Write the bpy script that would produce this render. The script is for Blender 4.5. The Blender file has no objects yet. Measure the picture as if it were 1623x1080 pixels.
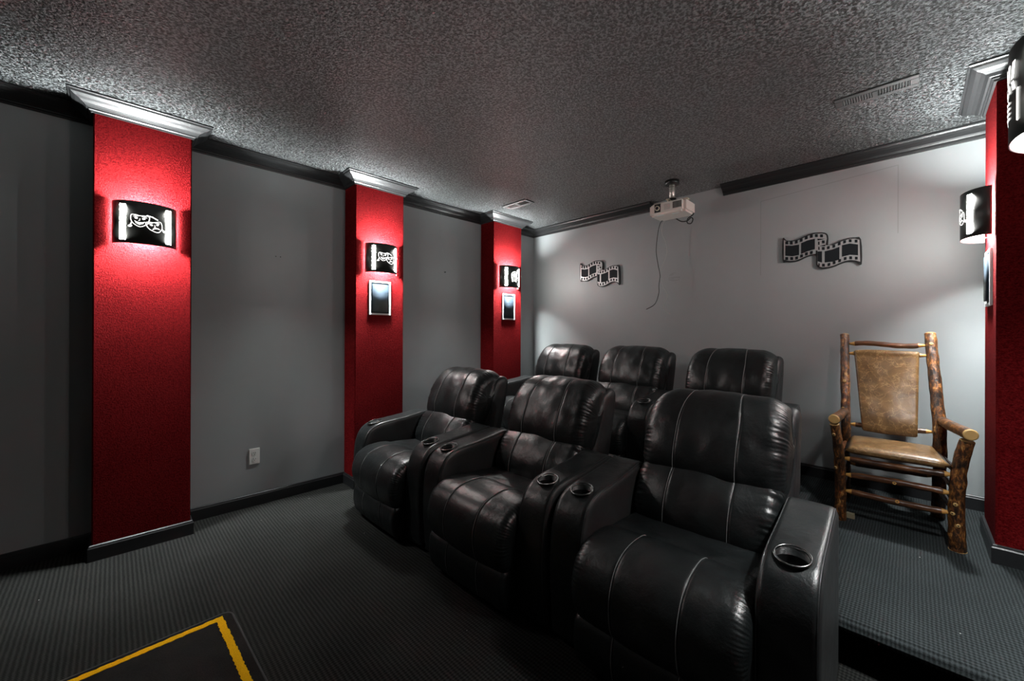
import bpy, bmesh, math, random
from math import sin, cos, pi, radians, sqrt
from mathutils import Vector, noise, Matrix

# ------------------------------------------------------------------ camera, world, exposure
SC = bpy.context.scene
COL = SC.collection
H_CAM, F_PX, PP_Y = 1.2305, 634.09, 527.72
YAW, PITCH, ROLL = radians(45.0428), radians(0.035), radians(0.2255)
cam_d = bpy.data.cameras.new('camera')
cam = bpy.data.objects.new('camera', cam_d); COL.objects.link(cam)
Fv = Vector((-sin(YAW) * cos(PITCH), cos(YAW) * cos(PITCH), sin(PITCH)))
Rv = Vector((cos(YAW), sin(YAW), 0)); Uv = Rv.cross(Fv)
Xc = Rv * cos(ROLL) + Uv * sin(ROLL); Yc = Uv * cos(ROLL) - Rv * sin(ROLL)
M = Matrix((Xc, Yc, -Fv)).transposed().to_4x4(); M.translation = Vector((3.3, 0, H_CAM))
cam.matrix_world = M
cam_d.sensor_width = 36.0; cam_d.lens = 36.0 * F_PX / 1623.0
cam_d.shift_y = -(540.0 - PP_Y) / 1623.0
cam_d.clip_start = 0.02
SC.camera = cam
SC.view_settings.view_transform = 'Standard'; SC.view_settings.look = 'None'
SC.view_settings.gamma = 1.0; SC.view_settings.use_curve_mapping = False
SC.view_settings.exposure = 1.55
wd = bpy.data.worlds.new('world'); SC.world = wd; wd.use_nodes = True
wd.node_tree.nodes['Background'].inputs[0].default_value = (0.02, 0.02, 0.022, 1)
BULB_W = 72.0          # each wall sconce lamp
GLOW = 112.0             # lit cut-outs of the sconces
SC.cycles.max_bounces = 8

# ------------------------------------------------------------------ room numbers
CEIL = 2.478; YB = 3.6635; XR = 3.772; YF = -2.6; PROT = 0.2
PLAT = 0.181
COLS = [(-0.077, 0.339), (1.351, 1.772), (2.816, 3.240)]
COLS_R = [(-0.05, 0.37), (1.395, 1.815), (2.885, 3.290)]
XRF = XR - PROT

# ------------------------------------------------------------------ materials
def mat(name, color=(0.5, 0.5, 0.5), rough=0.5, metal=0.0, spec=0.5):
    m = bpy.data.materials.new(name); m.use_nodes = True
    b = m.node_tree.nodes['Principled BSDF']
    b.inputs['Base Color'].default_value = (*color, 1); b.inputs['Roughness'].default_value = rough
    b.inputs['Metallic'].default_value = metal; b.inputs['Specular IOR Level'].default_value = spec
    return m
def nd(m, t, **kw):
    n = m.node_tree.nodes.new(t)
    for k, v in kw.items():
        if k.startswith('i_'):
            key = k[2:]; key = int(key) if key.isdigit() else key.replace('_', ' ')
            n.inputs[key].default_value = v
        else: setattr(n, k, v)
    return n
def lk(m, a, b): m.node_tree.links.new(a, b)
def bsdf(m): return m.node_tree.nodes['Principled BSDF']
def coords(m, which='Object', scale=None):
    tc = nd(m, 'ShaderNodeTexCoord')
    if scale is None: return tc.outputs[which]
    mp = nd(m, 'ShaderNodeMapping'); mp.inputs['Scale'].default_value = scale
    lk(m, tc.outputs[which], mp.inputs['Vector']); return mp.outputs['Vector']
def ramp(m, fac, stops):
    r = nd(m, 'ShaderNodeValToRGB'); e = r.color_ramp.elements
    while len(e) < len(stops): e.new(0.5)
    for el, (p, c) in zip(e, stops):
        el.position = p; el.color = (*c, 1) if len(c) == 3 else c
    lk(m, fac, r.inputs['Fac']); return r.outputs['Color']
def bump(m, h, strength, dist, normal=None):
    b = nd(m, 'ShaderNodeBump', i_Strength=strength, i_Distance=dist)
    lk(m, h, b.inputs['Height'])
    if normal is not None: lk(m, normal, b.inputs['Normal'])
    return b.outputs['Normal']
def noise_tex(m, vec, scale, detail=3, rough=0.55, dist=0.0):
    n = nd(m, 'ShaderNodeTexNoise', i_Scale=scale, i_Detail=detail, i_Roughness=rough, i_Distortion=dist)
    lk(m, vec, n.inputs['Vector']); return n.outputs['Fac']
def math_n(m, op, a, b=None, c=None):
    n = nd(m, 'ShaderNodeMath', operation=op)
    for i, v in enumerate((a, b, c)):
        if v is None: continue
        if isinstance(v, (int, float)): n.inputs[i].default_value = v
        else: lk(m, v, n.inputs[i])
    return n.outputs[0]

# painted wall: mid grey satin, faint roller texture and a few scuffs
def wall_mat():
    m = mat('wall_paint_grey', rough=0.5, spec=0.4); v = coords(m)
    big = noise_tex(m, v, 1.3, 4, 0.6); fine = noise_tex(m, v, 260, 2)
    lk(m, ramp(m, big, [(0.3, (0.245, 0.259, 0.262)), (0.7, (0.278, 0.293, 0.297))]), bsdf(m).inputs['Base Color'])
    lk(m, bump(m, fine, 0.15, 0.001), bsdf(m).inputs['Normal'])
    return m
def back_wall_mat():
    m = wall_mat(); m.name = 'wall_paint_grey_patched'
    v = coords(m); sx = nd(m, 'ShaderNodeSeparateXYZ'); lk(m, v, sx.inputs[0])
    def near(val, out, w):
        return math_n(m, 'LESS_THAN', math_n(m, 'ABSOLUTE', math_n(m, 'SUBTRACT', out, val)), w)
    def between(out, a, b):
        return math_n(m, 'MULTIPLY', math_n(m, 'GREATER_THAN', out, a), math_n(m, 'LESS_THAN', out, b))
    X, Z = sx.outputs[0], sx.outputs[2]
    # faint edges of an old plaster patch
    l = math_n(m, 'MULTIPLY', near(2.44, X, .003), between(Z, 1.70, 2.29))
    l = math_n(m, 'MAXIMUM', l, math_n(m, 'MULTIPLY', near(3.23, X, .003), between(Z, 1.9, 2.35)))
    zz = math_n(m, 'SUBTRACT', Z, math_n(m, 'MULTIPLY', math_n(m, 'SUBTRACT', X, 2.44), .075))
    l = math_n(m, 'MAXIMUM', l, math_n(m, 'MULTIPLY', near(2.29, zz, .003), between(X, 2.44, 3.23)))
    # smudge beside the cables
    dx = math_n(m, 'DIVIDE', math_n(m, 'SUBTRACT', X, 1.745), .055); dz = math_n(m, 'DIVIDE', math_n(m, 'SUBTRACT', Z, 1.745), .05)
    r = math_n(m, 'ADD', math_n(m, 'MULTIPLY', dx, dx), math_n(m, 'MULTIPLY', dz, dz))
    s = math_n(m, 'MULTIPLY', math_n(m, 'LESS_THAN', r, 1.0), math_n(m, 'GREATER_THAN', noise_tex(m, coords(m, scale=(9, 9, 40)), 1.4, 3), .5))
    fac = math_n(m, 'MAXIMUM', math_n(m, 'MULTIPLY', l, .35), math_n(m, 'MULTIPLY', s, .22))
    b = bsdf(m); src = b.inputs['Base Color'].links[0].from_socket
    mx = nd(m, 'ShaderNodeMixRGB', blend_type='MIX'); mx.inputs[2].default_value = (0.12, 0.12, 0.12, 1)
    lk(m, fac, mx.inputs[0]); lk(m, src, mx.inputs[1]); lk(m, mx.outputs[0], b.inputs['Base Color'])
    return m
def ceiling_mat():
    m = mat('popcorn_ceiling_charcoal', rough=0.30, spec=1.0); v = coords(m)
    n1 = noise_tex(m, v, 75, 4, 0.7); n2 = noise_tex(m, v, 190, 2, 0.6)
    vo = nd(m, 'ShaderNodeTexVoronoi', i_Scale=95.0); lk(m, v, vo.inputs['Vector'])
    h = math_n(m, 'ADD', math_n(m, 'MULTIPLY', n1, 1.0), math_n(m, 'MULTIPLY', math_n(m, 'SUBTRACT', 1.0, vo.outputs['Distance']), .55))
    h = math_n(m, 'ADD', h, math_n(m, 'MULTIPLY', n2, .35))
    lk(m, bump(m, h, 1.0, 0.030), bsdf(m).inputs['Normal'])
    lk(m, ramp(m, n1, [(0.47, (0.003, 0.003, 0.0033)), (0.57, (0.185, 0.198, 0.201))]), bsdf(m).inputs['Base Color'])  # pits near black, bumps pale: gloss flecks and relief shade put into the colour
    return m
def red_mat():
    m = mat('red_carpet_fabric', rough=1.0, spec=0.02); v = coords(m)
    n = noise_tex(m, v, 150, 3, 0.75); n2 = noise_tex(m, coords(m, scale=(1, 1, 1.6)), 60, 4, .7)
    big = noise_tex(m, v, 3, 3)
    f = math_n(m, 'ADD', math_n(m, 'MULTIPLY', n, .5), math_n(m, 'ADD', math_n(m, 'MULTIPLY', n2, .35), math_n(m, 'MULTIPLY', big, .15)))
    lk(m, ramp(m, f, [(0.38, (0.045, 0.0, 0.001)), (0.60, (0.145, 0.008, 0.009))]), bsdf(m).inputs['Base Color'])
    lk(m, bump(m, f, 1.0, 0.012), bsdf(m).inputs['Normal'])
    return m
def carpet_mat(name, ax, tint, px=0.0165, pc=0.0115):
    # ribbed loop pile: ribs run along X, broken into loops
    m = mat(name, rough=0.95, spec=0.1); v = coords(m); sx = nd(m, 'ShaderNodeSeparateXYZ'); lk(m, v, sx.inputs[0])
    wob = math_n(m, 'MULTIPLY', noise_tex(m, v, 30, 2), .006)
    a = math_n(m, 'SINE', math_n(m, 'MULTIPLY', math_n(m, 'ADD', sx.outputs[1], wob), 2 * pi / px))
    b = math_n(m, 'SINE', math_n(m, 'MULTIPLY', math_n(m, 'ADD', sx.outputs[0], wob), 2 * pi / pc))
    n = noise_tex(m, v, 420, 3, .7); big = noise_tex(m, v, 2.2, 4)
    h = math_n(m, 'ADD', math_n(m, 'MULTIPLY', a, .20), math_n(m, 'MULTIPLY', b, .17))
    h = math_n(m, 'ADD', math_n(m, 'ADD', h, .5), math_n(m, 'MULTIPLY', math_n(m, 'SUBTRACT', n, .5), 1.1))
    h2 = math_n(m, 'ADD', h, math_n(m, 'MULTIPLY', math_n(m, 'SUBTRACT', big, .5), .5))
    d = [c * .22 for c in tint]
    col = ramp(m, h2, [(0.25, d), (0.85, tint)])
    # lint specks
    sp = nd(m, 'ShaderNodeTexVoronoi', i_Scale=9.0); lk(m, v, sp.inputs['Vector'])
    spk = math_n(m, 'LESS_THAN', sp.outputs['Distance'], .022)
    mx = nd(m, 'ShaderNodeMixRGB'); mx.inputs[2].default_value = (.5, .5, .47, 1)
    lk(m, math_n(m, 'MULTIPLY', spk, .7), mx.inputs[0]); lk(m, col, mx.inputs[1]); lk(m, mx.outputs[0], bsdf(m).inputs['Base Color'])
    lk(m, bump(m, h, .9, .004), bsdf(m).inputs['Normal'])
    return m
def leather_mat(name, lo, hi, rough=0.33, wr=0.5):
    m = mat(name, rough=rough, spec=0.55); v = coords(m)
    big = noise_tex(m, v, 7, 5, .6, .8); grain = nd(m, 'ShaderNodeTexVoronoi', i_Scale=420.0); lk(m, v, grain.inputs['Vector'])
    lk(m, ramp(m, big, [(0.3, lo), (0.75, hi)]), bsdf(m).inputs['Base Color'])
    rr = nd(m, 'ShaderNodeMapRange', i_3=rough - .05, i_4=rough + .13); lk(m, noise_tex(m, v, 14, 4, .6), rr.inputs[0])
    lk(m, rr.outputs[0], bsdf(m).inputs['Roughness'])
    n1 = bump(m, noise_tex(m, v, 11, 5, .6, .25), wr, .010)
    n2 = bump(m, grain.outputs['Distance'], .18, .0012, n1)
    lk(m, n2, bsdf(m).inputs['Normal'])
    return m
def tan_leather():
    m = mat('distressed_tan_leather', rough=0.32, spec=0.55); v = coords(m)
    n = noise_tex(m, v, 9, 6, .65, .6)
    vo = nd(m, 'ShaderNodeTexVoronoi', feature='DISTANCE_TO_EDGE', i_Scale=17.0)
    warp = nd(m, 'ShaderNodeTexNoise', i_Scale=14.0, i_Detail=4.0); lk(m, v, warp.inputs['Vector'])
    mixv = nd(m, 'ShaderNodeMixRGB', blend_type='ADD'); mixv.inputs[0].default_value = .22
    lk(m, v, mixv.inputs[1]); lk(m, warp.outputs['Color'], mixv.inputs[2]); lk(m, mixv.outputs[0], vo.inputs['Vector'])
    base = ramp(m, n, [(0.3, (0.050, 0.023, 0.008)), (0.7, (0.185, 0.098, 0.036))])
    veins = math_n(m, 'MULTIPLY', math_n(m, 'LESS_THAN', vo.outputs['Distance'], .035), math_n(m, 'MULTIPLY', n, .8))
    mx = nd(m, 'ShaderNodeMixRGB'); mx.inputs[2].default_value = (0.34, 0.21, 0.095, 1)
    lk(m, veins, mx.inputs[0]); lk(m, base, mx.inputs[1]); lk(m, mx.outputs[0], bsdf(m).inputs['Base Color'])
    lk(m, bump(m, n, .3, .004), bsdf(m).inputs['Normal'])
    return m
def bark_mat():
    m = mat('varnished_hickory_bark', rough=0.35, spec=0.6)
    v = coords(m, scale=(90, 90, 34)); n = noise_tex(m, v, 1.0, 6, .75, .5); n2 = noise_tex(m, coords(m), 16, 4, .6)
    f = math_n(m, 'ADD', math_n(m, 'MULTIPLY', n, .65), math_n(m, 'MULTIPLY', n2, .35))
    lk(m, ramp(m, f, [(0.42, (0.006, 0.003, 0.002)), (0.50, (0.060, 0.022, 0.007)), (0.57, (0.24, 0.085, 0.018)), (0.65, (0.52, 0.32, 0.12))]), bsdf(m).inputs['Base Color'])
    lk(m, bump(m, f, .9, .006), bsdf(m).inputs['Normal'])
    return m
def rung_mat():
    m = mat('varnished_hickory_rung', rough=0.3, spec=0.6)
    n = noise_tex(m, coords(m, scale=(8, 40, 40)), 1.0, 5, .65, .4)
    lk(m, ramp(m, n, [(0.35, (0.02, 0.009, 0.005)), (0.55, (0.10, 0.036, 0.014)), (0.72, (0.24, 0.10, 0.035))]), bsdf(m).inputs['Base Color'])
    lk(m, bump(m, n, .5, .003), bsdf(m).inputs['Normal'])
    return m
def emit_mat(name, strength, color=(1, 0.99, 0.95)):
    m = mat(name, (0.8, 0.8, 0.78), 0.5)
    bsdf(m).inputs['Emission Color'].default_value = (*color, 1); bsdf(m).inputs['Emission Strength'].default_value = strength
    return m
def rug_mat():
    m = mat('rug_pile_black', rough=0.95, spec=.1); v = coords(m)
    n = noise_tex(m, v, 300, 3, .7); b = noise_tex(m, v, 6, 3)
    lk(m, ramp(m, math_n(m, 'ADD', math_n(m, 'MULTIPLY', n, .6), math_n(m, 'MULTIPLY', b, .4)), [(0.35, (0.004, 0.004, 0.004)), (0.7, (0.022, 0.019, 0.018))]), bsdf(m).inputs['Base Color'])
    lk(m, bump(m, n, .8, .004), bsdf(m).inputs['Normal']); return m
def rug_line_mat():
    m = mat('rug_pile_yellow', rough=0.95, spec=.1); n = noise_tex(m, coords(m), 300, 3, .7)
    lk(m, ramp(m, n, [(0.3, (0.55, 0.27, 0.0)), (0.7, (0.90, 0.48, 0.005))]), bsdf(m).inputs['Base Color'])
    lk(m, bump(m, n, .8, .004), bsdf(m).inputs['Normal']); return m

WALL = wall_mat(); WALLB = back_wall_mat(); CEILM = ceiling_mat(); RED = red_mat()
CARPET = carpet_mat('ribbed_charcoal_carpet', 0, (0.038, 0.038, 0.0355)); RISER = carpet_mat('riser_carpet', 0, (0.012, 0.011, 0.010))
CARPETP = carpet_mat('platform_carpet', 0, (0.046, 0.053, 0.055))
TRIM = mat('trim_satin_black', (0.012, 0.012, 0.0125), 0.4, spec=.4)
BASEM = mat('baseboard_satin_black', (0.012, 0.012, 0.013), 0.36, spec=.5)
LEATHER = leather_mat('black_leather', (0.0045, 0.0056, 0.0058), (0.0135, 0.0160, 0.0165), .31, .42)
SIDE = leather_mat('black_leather_side', (0.011, 0.0115, 0.012), (0.019, 0.020, 0.021), .42, .12)
STITCH = mat('stitching_highlight_grey', (0.22, 0.22, 0.22), .5)  # seam thread, its grey lightened to carry the highlights along the seams
PANEL = leather_mat('black_leather_side_panel', (0.018, 0.019, 0.0195), (0.030, 0.0315, 0.032), .42, .15)
STEEL = mat('dark_steel_ring', (0.20, 0.20, 0.20), .25, 1.0)
CUPM = mat('cup_inner_black', (0.012, 0.012, 0.012), .3)
SHADEM = mat('sconce_black_metal', (0.020, 0.022, 0.020), .4, spec=.5)
LINER = mat('sconce_white_liner', (0.85, 0.85, 0.82), .5)
GLOWM = emit_mat('sconce_lit_cutout', GLOW); GLOWS = emit_mat('sconce_lit_motif', 1.1)
GRILLE = mat('speaker_grille_slate', (0.009, 0.015, 0.022), .8, spec=.10)
FRAME = mat('speaker_frame_white', (0.55, 0.56, 0.57), .5)
OUTLET = mat('outlet_white_plastic', (0.72, 0.71, 0.68), .35); SLOT = mat('slot_black', (0.01, 0.01, 0.01), .6)
PROJM = mat('projector_white_plastic', (0.72, 0.66, 0.61), .4); BLK = mat('black_plastic', (0.012, 0.012, 0.012), .35)
MOUNTM = mat('mount_cream_metal', (0.62, 0.56, 0.44), .4); GLASS = mat('lens_glass', (0.02, 0.02, 0.03), .05, spec=1.0)
CHROME = mat('mount_pole_metal', (0.6, 0.56, 0.52), .35, .7)
ARTB = mat('plaque_black', (0.008, 0.008, 0.009), .45); ARTS = mat('plaque_silver', (0.42, 0.42, 0.42), .35, .5)
ARTD = mat('plaque_frame_slate', (0.006, 0.008, 0.010), .7, spec=.2)
VENTM = mat('vent_charcoal_metal', (0.045, 0.045, 0.045), .45); CABLE = mat('cable_black', (0.01, 0.01, 0.01), .45); CABLEW = mat('cable_grey', (0.35, 0.35, 0.34), .5)
TAN = tan_leather(); BARK = bark_mat(); RUNG = rung_mat(); TENON = mat('peeled_tenon_wood', (0.50, 0.25, 0.065), .4)
CUTEND = mat('sawn_wood_end', (0.50, 0.30, 0.11), .4); RUG = rug_mat(); RUGY = rug_line_mat(); RUGE = mat('rug_binding', (0.018, 0.018, 0.018), .8)
CARD = mat('tan_card', (0.22, 0.18, 0.11), .7); WEB = mat('cobweb_thread', (0.4, 0.4, 0.4), .6)

# ------------------------------------------------------------------ mesh helpers
def link(name, me, mats, parent=None, smooth=False):
    o = bpy.data.objects.new(name, me); COL.objects.link(o)
    for m in (mats if isinstance(mats, (list, tuple)) else [mats]): me.materials.append(m)
    if smooth: me.polygons.foreach_set('use_smooth', [True] * len(me.polygons))
    if parent is not None: o.parent = parent
    return o
def obj(name, bm, mats, parent=None, smooth=False, fix=True):
    me = bpy.data.meshes.new(name)
    if fix: bmesh.ops.recalc_face_normals(bm, faces=bm.faces)
    bm.to_mesh(me); bm.free()
    return link(name, me, mats, parent, smooth)
def thing(name, label, cat, loc=(0, 0, 0), rz=0.0, group=None, scale=None):
    o = bpy.data.objects.new(name, None); COL.objects.link(o); o.location = loc; o.rotation_euler = (0, 0, rz)
    o.empty_display_size = .1
    o['label'] = label; o['category'] = cat
    if group: o['group'] = group
    if scale: o.scale = scale
    return o
def tag(o, label, cat, group=None):
    o['label'] = label; o['category'] = cat
    if group: o['group'] = group
    return o
def struct(o): o['kind'] = 'structure'; return o
def dup(root, loc, rz, label, scale=None, skip=()):
    r = root.copy(); COL.objects.link(r); r.location = loc; r.rotation_euler = (0, 0, rz); r['label'] = label
    if scale: r.scale = scale
    for ch in list(root.children):
        if ch.get('skipkey') in skip and ch.get('skipkey') is not None: continue
        c = ch.copy(); COL.objects.link(c); c.parent = r
        for g in ch.children:
            d = g.copy(); COL.objects.link(d); d.parent = c
    return r
def box(bm, x0, x1, y0, y1, z0, z1, mi=0):
    vs = [bm.verts.new(p) for p in ((x0, y0, z0), (x1, y0, z0), (x1, y1, z0), (x0, y1, z0), (x0, y0, z1), (x1, y0, z1), (x1, y1, z1), (x0, y1, z1))]
    fs = [(0, 3, 2, 1), (4, 5, 6, 7), (0, 1, 5, 4), (1, 2, 6, 5), (2, 3, 7, 6), (3, 0, 4, 7)]
    out = []
    for f in fs:
        fc = bm.faces.new([vs[i] for i in f]); fc.material_index = mi; out.append(fc)
    return vs, out
def bbox_obj(name, dims, m, parent=None, bev=0.0, seg=2):
    bm = bmesh.new(); box(bm, *dims)
    if bev: bmesh.ops.bevel(bm, geom=list(bm.edges), offset=bev, segments=seg, affect='EDGES', profile=.6)
    return obj(name, bm, m, parent, smooth=False)
def tube(bm, pts, rad, n=8, mi=0, cap=True, mis=None, jitter=0.0, seed=0):
    pts = [Vector(p) for p in pts]; rads = rad if isinstance(rad, (list, tuple)) else [rad] * len(pts)
    rings = []; up = None
    for i, p in enumerate(pts):
        d = (pts[min(i + 1, len(pts) - 1)] - pts[max(i - 1, 0)]).normalized()
        if up is None:
            up = Vector((0, 0, 1)) if abs(d.z) < .9 else Vector((1, 0, 0))
        a = d.cross(up).normalized(); b = a.cross(d).normalized(); up = b
        ring = []
        for k in range(n):
            t = 2 * pi * k / n; r = rads[i]
            q = p + (a * cos(t) + b * sin(t)) * r
            if jitter: q = p + (q - p) * (1 + jitter * noise.noise(Vector((q.x * 30 + seed, q.y * 30, q.z * 22))))
            ring.append(bm.verts.new(q))
        rings.append(ring)
    for i in range(len(rings) - 1):
        for k in range(n):
            f = bm.faces.new((rings[i][k], rings[i][(k + 1) % n], rings[i + 1][(k + 1) % n], rings[i + 1][k]))
            f.material_index = mis[i] if mis else mi; f.smooth = True
    if cap:
        f = bm.faces.new(rings[0][::-1]); f.material_index = mis[0] if mis else mi
        f = bm.faces.new(rings[-1]); f.material_index = mis[-1] if mis else mi
def catmull(P, n, closed=False):
    P = [Vector(p) for p in P]; out = []; N = len(P); segs = N if closed else N - 1
    for i in range(segs):
        if closed: p0, p1, p2, p3 = P[i - 1], P[i], P[(i + 1) % N], P[(i + 2) % N]
        else: p0, p1, p2, p3 = P[max(i - 1, 0)], P[i], P[i + 1], P[min(i + 2, N - 1)]
        for k in range(n):
            t = k / n
            out.append(.5 * ((2 * p1) + (p2 - p0) * t + (2 * p0 - 5 * p1 + 4 * p2 - p3) * t * t + (3 * p1 - p0 - 3 * p2 + p3) * t ** 3))
    if not closed: out.append(P[-1].copy())
    return out
def resample(pts, n, closed=True):
    q = pts + ([pts[0]] if closed else []); L = [0]
    for a, b in zip(q, q[1:]): L.append(L[-1] + (b - a).length)
    T = L[-1]; out = []; j = 0
    for i in range(n):
        s = T * i / (n if closed else n - 1)
        while j < len(L) - 2 and L[j + 1] < s: j += 1
        t = (s - L[j]) / max(L[j + 1] - L[j], 1e-9); out.append(q[j].lerp(q[j + 1], min(t, 1)))
    return out, T
def prof_norm(pr):
    # outward normals of a closed (y,z) profile
    n = len(pr); A = sum(pr[i].x * pr[(i + 1) % n].y - pr[(i + 1) % n].x * pr[i].y for i in range(n))
    s = 1 if A > 0 else -1; out = []
    for i in range(n):
        d = (pr[(i + 1) % n] - pr[i - 1]).normalized(); out.append(Vector((d.y * s, -d.x * s)))
    return out

def cushion(name, profile, w, R=.03, crown=0.0, seams=(), seam_d=.0030, pleat=0.0, pleat_w=.12, pleat_f=55, wr=0.0, seed=0, m=None,
            parent=None, N=150, NX=64, squash=1.0, stitches=True, srange=None, x0=0.0, pinch=None, wf=None, offs=0.0014, flatcap=False):
    """upholstered cushion: closed side profile (y,z) swept across x with rounded, gathered ends and sewn seams"""
    pr, T = resample(catmull([Vector(p) for p in profile], 10, True), N); nr = prof_norm(pr)
    cen = sum(pr, Vector((0, 0))) / N
    xs = []
    for k in range(NX + 1):
        u = -1 + 2 * k / NX; xs.append(w / 2 * (abs(u) ** .75) * (1 if u > 0 else -1))
    extra = []
    for s in seams: extra += [s - .009, s - .005, s - .0025, s, s + .0025, s + .005, s + .009]
    xs = sorted(set([round(x, 5) for x in xs if all(abs(x - s) > .010 for s in seams)] + [round(e, 5) for e in extra]))
    def pos(x, i, extra_off=0.0):
        t = 2 * x / w; e = abs(x) - (w / 2 - R)
        d = 0.0
        if e > 0: d = -R * squash * (1 - sqrt(max(0.0, 1 - min(1, e / R) ** 2)))
        d += crown * (1 - t * t)
        for s in seams: d -= seam_d * math.exp(-((x - s) / .0045) ** 2)
        sarc = i / N * T
        edge = max(0.0, min(1.0, (abs(x) - (w / 2 - pleat_w)) / pleat_w))
        if pleat:
            sd = seed + (3 if x > 0 else 0)
            q0 = noise.noise(Vector((sarc * 9, sd, 0)))
            g = 1 - 2.2 * abs(noise.noise(Vector((sarc * pleat_f, sd, abs(x) * 9)))) + .55 * sin(sarc * pleat_f * 5.5 + 9 * q0)
            g *= .35 + .9 * max(0, .5 + noise.noise(Vector((sarc * 11, sd + 7, 0))))
            d += pleat * g * edge ** 2.2
            d += pleat * .9 * noise.noise(Vector((sarc * pleat_f * .35, sd + 2, abs(x) * 3))) * edge
        if wr:
            q = Vector((x * 6 + seed, sarc * 5, seed * .7))
            d += wr * (noise.noise(q) + .5 * noise.noise(q * 2.3))
            d += wr * .5 * noise.noise(Vector((x * 9, sarc * 30, seed + 9))) * edge
        p = pr[i] + nr[i] * (d + extra_off)
        k = 1.0
        if wf: k = wf(p.y)
        return Vector((x0 + x * k, p.x, p.y))
    bm = bmesh.new(); grid = []
    for x in xs: grid.append([bm.verts.new(pos(x, i)) for i in range(N)])
    for a in range(len(xs) - 1):
        for i in range(N):
            bm.faces.new((grid[a][i], grid[a][(i + 1) % N], grid[a + 1][(i + 1) % N], grid[a + 1][i])).smooth = True
    for ring, x in ((grid[0], xs[0]), (grid[-1], xs[-1])):
        sgn = -1 if x < 0 else 1
        prev = ring
        for sc_, push in (() if flatcap else ((.93, .0), (.55, .004), (.2, .006))):
            c3 = Vector((x0 + x, cen.x, cen.y))
            nw = [bm.verts.new(Vector((v.co.x + sgn * (push), cen.x + (ring[i].co.y - cen.x) * sc_, cen.y + (ring[i].co.z - cen.y) * sc_))) for i, v in enumerate(ring)]
            for i in range(N): bm.faces.new((prev[i], prev[(i + 1) % N], nw[(i + 1) % N], nw[i])).smooth = True
            prev = nw
        bm.faces.new(prev if sgn > 0 else prev[::-1])
    o = obj(name, bm, m, parent)
    if stitches and seams:
        lo, hi = srange or (0, 1)
        for s in seams:
            bm = bmesh.new()
            pts = [pos(s - .0035, int(i * N / 150) % N, offs) for i in range(int(lo), int(hi), 2)]
            tube(bm, pts, .0012, 5)
            obj('seam_stitching', bm, STITCH, o)
    return o, pos, pr

def sweep(bm, path, prof, closed=False, mi=0):
    """profile (out, z) swept on a 2D path; 'out' is to the right-hand side of travel, mitred corners"""
    P = [Vector(p) for p in path]; n = len(P); rings = []
    for i in range(n):
        d0 = (P[i] - P[i - 1]).normalized() if i > 0 else None
        d1 = (P[i + 1] - P[i]).normalized() if i < n - 1 else None
        if d0 is None: nv = Vector((d1.y, -d1.x))
        elif d1 is None: nv = Vector((d0.y, -d0.x))
        else:
            n0 = Vector((d0.y, -d0.x)); n1 = Vector((d1.y, -d1.x)); s = n0 + n1
            nv = s / max(.2, (s.dot(n0)))
        rings.append([bm.verts.new((P[i].x + nv.x * o, P[i].y + nv.y * o, z)) for o, z in prof])
    k = len(prof)
    for i in range(n - 1):
        for j in range(k):
            f = bm.faces.new((rings[i][j], rings[i][(j + 1) % k], rings[i + 1][(j + 1) % k], rings[i + 1][j])); f.material_index = mi
    bm.faces.new(rings[0]); bm.faces.new(rings[-1][::-1])
CROWN = [(0.0, CEIL), (0.092, CEIL), (0.092, CEIL - .008), (0.085, CEIL - .011), (0.080, CEIL - .020), (0.066, CEIL - .030), (0.050, CEIL - .037),
         (0.036, CEIL - .046), (0.028, CEIL - .055), (0.026, CEIL - .058), (0.018, CEIL - .060), (0.017, CEIL - .066), (0.011, CEIL - .071), (0.009, CEIL - .078), (0.0, CEIL - .078)]
def base_prof(z0, h=.085): return [(0.0, z0), (0.014, z0), (0.014, z0 + h - .016), (0.010, z0 + h - .010), (0.0095, z0 + h - .004), (0.005, z0 + h), (0.0, z0 + h)]

# ------------------------------------------------------------------ room shell
def quad_slab(name, x0, x1, y0, y1, z0, z1, m): return struct(bbox_obj(name, (x0, x1, y0, y1, z0, z1), m))
quad_slab('floor', -.12, XR + .12, YF - .1, YB + .12, -.1, 0.0, CARPET)
quad_slab('ceiling', -.12, XR + .12, YF - .1, YB + .12, CEIL, CEIL + .1, CEILM)
quad_slab('wall_left', -.12, 0.0, YF - .1, YB + .12, 0.0, CEIL, WALL)
quad_slab('wall_back', 0.0, XR, YB, YB + .12, 0.0, CEIL, WALLB)
quad_slab('wall_right', XR, XR + .12, YF - .1, YB + .12, 0.0, CEIL, WALL)
quad_slab('wall_front', 0.0, XR, YF - .1, YF, 0.0, CEIL, WALL)

# raised carpeted platform with rounded nosing
bm = bmesh.new()
prof = [(YB, 0.0), (2.035, 0.0), (2.03, .06), (1.985, .11), (1.925, .128), (1.905, .14), (1.900, .155), (1.906, .170), (1.925, PLAT), (YB, PLAT)]
L = [bm.verts.new((0.0, y, z)) for y, z in prof]; Rr = [bm.verts.new((XR, y, z)) for y, z in prof]
n = len(prof)
for i in range(n):
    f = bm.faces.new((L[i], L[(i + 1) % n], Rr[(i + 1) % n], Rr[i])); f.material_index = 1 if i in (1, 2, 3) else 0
bm.faces.new(L); bm.faces.new(Rr[::-1])
pf = struct(obj('floor_platform', bm, [CARPETP, RISER])); pf['label'] = 'raised carpeted platform with rounded nosing'

tn = [0]
def crown(path):
    tn[0] += 1; bm = bmesh.new(); sweep(bm, path, CROWN); return struct(obj('trim_%d' % tn[0], bm, TRIM))
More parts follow.
